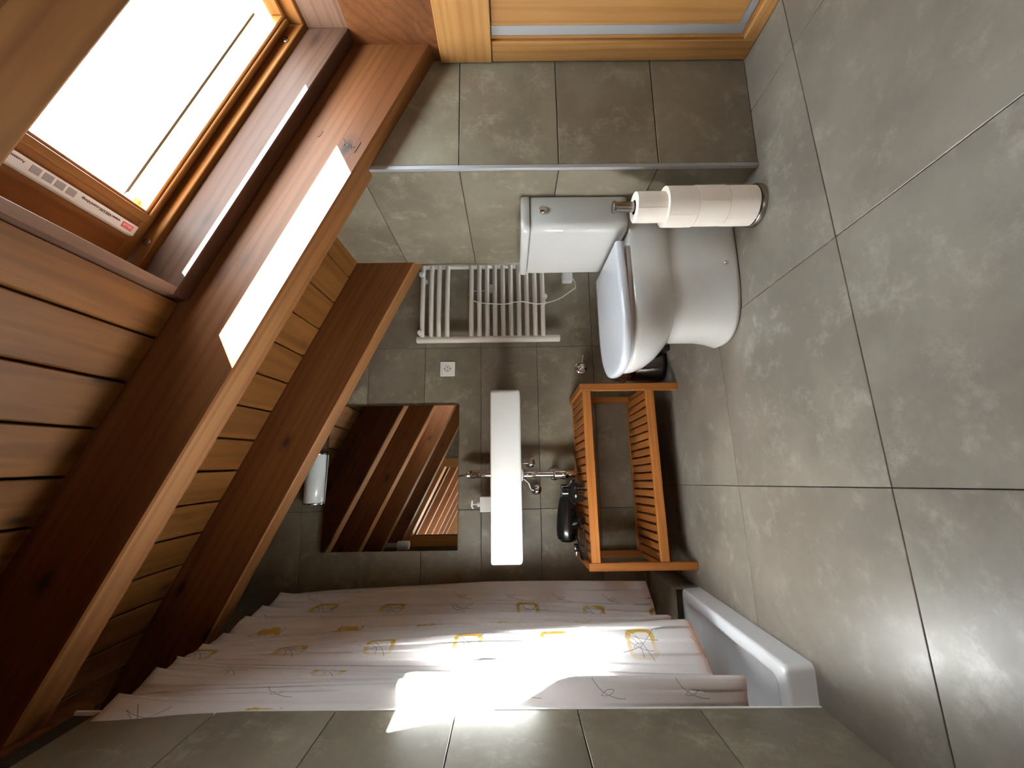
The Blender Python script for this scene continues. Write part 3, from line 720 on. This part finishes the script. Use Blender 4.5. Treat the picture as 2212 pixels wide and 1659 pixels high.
# ---- bench
ba = math.atan2(.045, .80)
be = empty('slatted_bench', (-.481, 1.886, 0), ba); tag(be, 'two-tier slatted hardwood bench standing under the washbasin', 'bench')
BW, BD, BH = .838, .355, .472
PT = .034
for (ax, ay) in ((0, 0), (BW-PT, 0), (0, BD-PT), (BW-PT, BD-PT)):
    o = box('leg', ax, ax+PT, ay, ay+.03, 0, BH, M['bench_z'], be, .0025)
for ax in (0, BW-PT):
    box('end_rail', ax+.001, ax+PT-.001, .03, BD-PT, BH-.042, BH-.0005, M['bench_y'], be, .0025)
    box('end_rail', ax+.006, ax+PT-.006, .03, BD-PT, .112, .148, M['bench_y'], be, .0025)
for zt_, hh in ((BH-.012, .040), (.158, .040)):
    box('front_rail', PT, BW-PT, .001, .021, zt_-hh, zt_, M['bench'], be, .0025)
    box('back_rail', PT, BW-PT, BD-.024, BD-.004, zt_-hh, zt_, M['bench'], be, .0025)
    n = 20; wspan = BW-2*PT; pit = wspan/n; sme = None
    for i in range(n):
        if sme is None:
            bm = bmesh.new(); add_box(bm, .0045, pit-.0045, .0225, BD-.0255, -.018, 0); bevel(bm, .002)
            o = bm_obj('slat', bm, M['bench_y'], be); sme = o.data
        else: o = link('slat', sme, None, be)
        o.location = (PT+i*pit, 0, zt_-.003)
    for yy in (.060, .27): box('slat_bearer', PT, BW-PT, yy, yy+.022, zt_-.040, zt_-.0215, M['bench'], be)

# ---- hair dryer, diffuser
hd = empty('hair_dryer', (-.250, 2.158, .4590)); tag(hd, 'glossy black hair dryer lying on the bench with coiled cable', 'hair dryer')
lathe('dryer_barrel', [(0, -.150), (.036, -.150), (.047, -.143), (.052, -.125), (.0535, -.09), (.050, -.03), (.043, .02), (.034, .06), (.029, .085), (.029, .120), (.024, .120), (.022, .10), (0, .10)], M['black'], hd, (0, 0, .0665), (1, 0, -.02), 40)
bm = bmesh.new(); add_tube(bm, spline([(-.075, -.02, .050), (-.060, -.06, .032), (-.045, -.11, .026), (-.035, -.165, .022)], 5), [.026, .025, .024, .023, .023, .023, .022, .022, .021, .021, .021, .020, .020, .020, .019, .018], 16)
bm_obj('dryer_handle', bm, M['black'], hd, smooth=True, angle=50)
lathe('rear_grille', [(0, 0), (.030, 0), (.034, -.004), (.030, -.006), (0, -.006)], M['rubber'], hd, (-.150, 0, .0695), (1, 0, 0))
cords = [[(-.045, -.17, .02), (-.09, -.19, .010), (-.16, -.19, .007), (-.225, -.17, .008), (-.235, -.13, .014), (-.19, -.12, .020), (-.13, -.15, .018), (-.10, -.19, .012), (-.15, -.215, .006), (-.22, -.20, .008), (-.235, -.15, .02), (-.17, -.10, .022), (-.14, -.06, .026), (-.17, -.04, .028)]]
cords = [[(a*.86, b, c+.007) for a, b, c in q] for q in cords]
for c_ in cords: tube('dryer_cable', c_, .0034, M['rubber'], hd, 8, 6)
box('dryer_plug', -.195, -.160, -.055, -.025, .018, .044, M['black'], hd, .006, 2)
for s_ in (-1, 1): tube('plug_pin', [(-.195, -.04+s_*.0095, .032), (-.214, -.04+s_*.0095, .033)], .0022, M['steel'], hd, 8)
df = empty('dryer_diffuser', (-.155, 2.035, .4578)); tag(df, 'black diffuser attachment standing on its prongs beside the hair dryer', 'diffuser')
lathe('diffuser_bowl', [(0, .105), (.024, .105), (.026, .098), (.026, .082), (.033, .070), (.050, .060), (.060, .050), (.061, .044), (.054, .040), (0, .040)], M['black'], df, n=40)
for ringr, cnt in ((.046, 12), (.024, 7)):
    for i in range(cnt):
        a = 2*math.pi*i/cnt
        lathe('prong', [(0, .0), (.0022, .0006), (.0034, .042), (0, .042)], M['black'], df, (ringr*math.cos(a), ringr*math.sin(a), 0), n=8)

# ---- bin
bi = empty('pedal_bin', (.497, 2.130, 0)); tag(bi, 'small chrome pedal bin on the floor behind the toilet bowl', 'bin')
lathe('bin_body', [(0, .016), (.0935, .016), (.0945, .018), (.0945, .235), (0, .235)], plain('dark_mirror_steel', (150, 146, 142), .09, 1), bi, n=48)
lathe('bin_base', [(0, .0), (.099, .0), (.100, .003), (.100, .013), (.096, .016), (0, .016)], M['rubber'], bi, n=48)
lathe('bin_lid', [(.0945, .2355), (.0975, .236), (.0975, .246), (.092, .252), (.05, .262), (0, .265)], M['steel'], bi, n=48)
box('bin_pedal', .030, .062, -.155, -.095, .004, .020, M['rubber'], bi, .005, 2)
tube('bin_handle', [(-.10, -.02, .20), (-.112, -.03, .222), (-.106, -.04, .236), (-.09, -.04, .24)], .0028, M['rubber'], bi, 8, 4)

# ---- toilet roll holder
rh = empty('toilet_roll_stand', (.800, 1.199, 0)); tag(rh, 'brushed steel floor stand threaded with toilet rolls', 'toilet roll stand')
lathe('stand_base', [(0, 0), (.0655, 0), (.067, .002), (.067, .014), (.065, .0165), (0, .0175)], M['steel'], rh, n=56)
lathe('stand_pole', [(0, .0175), (.0165, .0175), (.0165, .455), (.0185, .456), (.0190, .458), (.0190, .4655), (.0165, .4675), (0, .468)], M['steel'], rh, n=36)
rl_lab = ['bottom toilet roll of the stack, resting on the steel base', 'second toilet roll from the bottom of the stack', 'third toilet roll up, wide one with a loose sheet edge', 'half-used narrower toilet roll on top of the stack']
rad = [.0615, .0620, .0625, .0475]; z = .0178
for i in range(4):
    hgt = .0945
    ox = (0, .0006, -.0014, -.003)[i]; oy = (0, 0, .001, -.002)[i]
    t = empty('toilet_roll', (.800+ox, 1.199+oy, z)); tag(t, rl_lab[i], 'toilet roll', 'toilet rolls on the stand')
    r_ = rad[i]; bm = bmesh.new(); n = 64; rings = []
    prof = [(.0225, .0), (r_-.002, .0), (r_, .0015), (r_+.0004, hgt*.5), (r_, hgt-.0015), (r_-.002, hgt), (.0225, hgt)]
    for (r0, zz) in prof:
        rings.append([(max(.0225, r0*(1+(.006*math.sin(3*a+i*2)+.004*math.sin(7*a+zz*40)) * (1 if r0 > .03 else 0)))*math.cos(a), (r0*(1+(.006*math.sin(3*a+i*2)) * (1 if r0 > .03 else 0)))*math.sin(a), zz) for a in [2*math.pi*k/n for k in range(n)]])
    loft(bm, rings, False, False)
    bm_obj('paper', bm, M['paper'], t, smooth=True, angle=40)
    lathe('roll_core', [(.0224, .0005), (.0224, hgt-.0005), (.0212, hgt-.0005), (.0212, .0005), (.0224, .0005)], M['card'], t, n=32)
    b = bmesh.new(); a0 = math.radians((200, 250, 215, 235)[i]); outer = []; inner = []
    for kk in range(10):
        a = a0+kk*.05; rr_ = r_+.0012-.0001*kk+(.0015 if kk == 0 else 0)
        outer.append(((rr_*math.cos(a)), rr_*math.sin(a), .001)); inner.append((rr_*math.cos(a), rr_*math.sin(a), hgt-.001))
    vo_ = [b.verts.new(p) for p in outer]; vi_ = [b.verts.new(p) for p in inner]
    for kk in range(9): b.faces.new((vo_[kk], vo_[kk+1], vi_[kk+1], vi_[kk]))
    bm_obj('loose_sheet', b, M['paper'], t, smooth=True)
    z += hgt+.0006

# ---- toilet
to = empty('toilet', (.66, 1.487, 0)); tag(to, 'white close-coupled toilet with closed lid beside the tiled pier', 'toilet')
TX, TY = .66, 1.487
def dshape(xf, xb, wd, xm, p=2.4, n=22, wb=None):
    """plan outline: round front towards -x, straight flanks, square back"""
    wb = wd if wb is None else wb; out = []
    for i in range(n+1):
        a = -math.pi/2+math.pi*i/n; c_, s_ = math.cos(a), math.sin(a)
        e = 2/p
        out.append((xm-(xm-xf)*abs(c_)**e, wd*math.copysign(abs(s_)**e, s_)))
    out += [(xb-.004, wb), (xb, wb-.004), (xb, -wb+.004), (xb-.004, -wb)]
    return [(a-TX, b) for a, b in out]
XB = XN-.003
secs = [(.0, .418, .150, .62, 2.5), (.004, .410, .158, .62, 2.5), (.016, .410, .1585, .62, 2.5), (.05, .424, .150, .62, 2.6), (.10, .430, .1455, .62, 2.7), (.19, .430, .1435, .62, 2.7),
        (.226, .428, .1435, .61, 2.6), (.229, .424, .1445, .60, 2.6), (.236, .402, .1495, .60, 2.5), (.252, .380, .157, .58, 2.4), (.285, .346, .170, .56, 2.3), (.32, .324, .178, .55, 2.3), (.352, .314, .181, .54, 2.3), (.372, .313, .180, .54, 2.3), (.379, .318, .176, .54, 2.3)]
bm = bmesh.new()
loft(bm, [[(a, b, z) for a, b in dshape(xf, XB, wd, xm, p, wb=min(wd, .158))] for z, xf, wd, xm, p in secs])
o = bm_obj('bowl', bm, M['white'], to, smooth=True, angle=70)
# seat and lid
bm = bmesh.new()
loft(bm, [[(a, b, z) for a, b in dshape(xf, .735, wd, .52, 2.5)] for z, xf, wd in ((.3800, .326, .164), (.3805, .324, .166), (.3925, .324, .166), (.3935, .326, .164))])
bm_obj('seat', bm, M['lid'], to, smooth=True, angle=50)
bm = bmesh.new(); sl_ = lambda z, a: z+.010*((a+TX-.30)/.45)
loft(bm, [[(a, b, sl_(z, a)) for a, b in dshape(xf, .748, wd, .50, 2.6, wb=wd-.012)] for z, xf, wd in ((.3945, .312, .176), (.3935, .303, .184), (.3965, .2985, .188), (.413, .2985, .188), (.4185, .302, .1845), (.4205, .310, .177), (.4195, .330, .158))])
bm_obj('lid', bm, M['lid'], to, smooth=True, angle=60)
for s_ in (-1, 1):
    lathe('hinge', [(0, -.02), (.009, -.02), (.009, .02), (0, .02)], M['lid'], to, (.752-TX, s_*.07, .400), (0, 1, 0), 16)
    lathe('seat_buffer', [(0, .3785), (.008, .3785), (.008, .3815), (0, .3815)], M['plastic'], to, (.40-TX, s_*.13, 0), n=14)
# cistern
def crect(x0, x1, y0, y1, r, n=8):
    out = []
    for cx, cy, a0, rr_ in ((x1-.004, y1-.004, 0, .004), (x0+r, y1-r, 90, r), (x0+r, y0+r, 180, r), (x1-.004, y0+.004, 270, .004)):
        for i in range(n+1):
            a = math.radians(a0+90*i/n); out.append((cx+rr_*math.cos(a)-TX, cy+rr_*math.sin(a)-TY))
    return out
bm = bmesh.new()
cs = [(.386, .012, .028), (.384, .006, .028), (.390, .0015, .03), (.402, 0, .03), (.60, -.001, .03), (.722, -.001, .03), (.7265, .003, .028)]
loft(bm, [[(a, b, z) for a, b in crect(.7885+i, XB, 1.304+i, 1.6655-i, r)] for z, i, r in cs])
bm_obj('cistern', bm, M['white'], to, smooth=True, angle=60)
bm = bmesh.new()
loft(bm, [[(a, b, z) for a, b in crect(.7885+i, XB, 1.304+i, 1.6655-i, .03)] for z, i in ((.7285, .004), (.7295, -.004), (.733, -.0065), (.750, -.0065), (.7575, -.003), (.7605, .008), (.7612, .03))])
bm_obj('cistern_lid', bm, M['white'], to, smooth=True, angle=60)
fb = lathe('flush_button', [(0, 0), (.0135, 0), (.0148, .002), (.0140, .008), (.010, .0110), (0, .012)], M['chrome'], to, (.8600-TX, 1.3045-TY, .683), (0, -1, 0), 28)
lathe('floor_screw_cap', [(0, 0), (.0075, 0), (.0078, .002), (.005, .006), (0, .0075)], M['chrome'], to, (.672-TX, 1.487-TY-.1495-.0, .038), (0, -1, .12), 20)
box('maker_badge', .8225-TX, .8355-TX, 1.487-TY-.1590, 1.487-TY-.1578, .3440, .3475, M['print'], to)
b_ = to.children[-1]; b_.name = 'maker_mark'
tube('flush_pipe', [(.80-TX, .205, .372), (.80-TX, .205, .30), (.80-TX, .205, .10)], .011, M['plastic'], to, 14)

# small fittings belong to the part they sit on
SUB = {'flush_button': 'cistern', 'cistern_lid': 'cistern', 'hinge': 'lid', 'maker_mark': 'bowl', 'floor_screw_cap': 'bowl', 'pump_nozzle': 'pump_collar',
       'tap_lever': 'tap_body', 'pin_hole': 'socket_well', 'earth_clip': 'socket_well', 'rear_grille': 'dryer_barrel', 'plug_pin': 'dryer_plug',
       'waste_plug': 'basin_body', 'drain_collar': 'basin_body', 'seat_buffer': 'seat'}
for o in list(C.objects):
    base = o.name.split('.')[0]
    if base in SUB and o.parent:
        for q in o.parent.children:
            if q.name.split('.')[0] == SUB[base] and tuple(q.location) == (0, 0, 0): o.parent = q; break
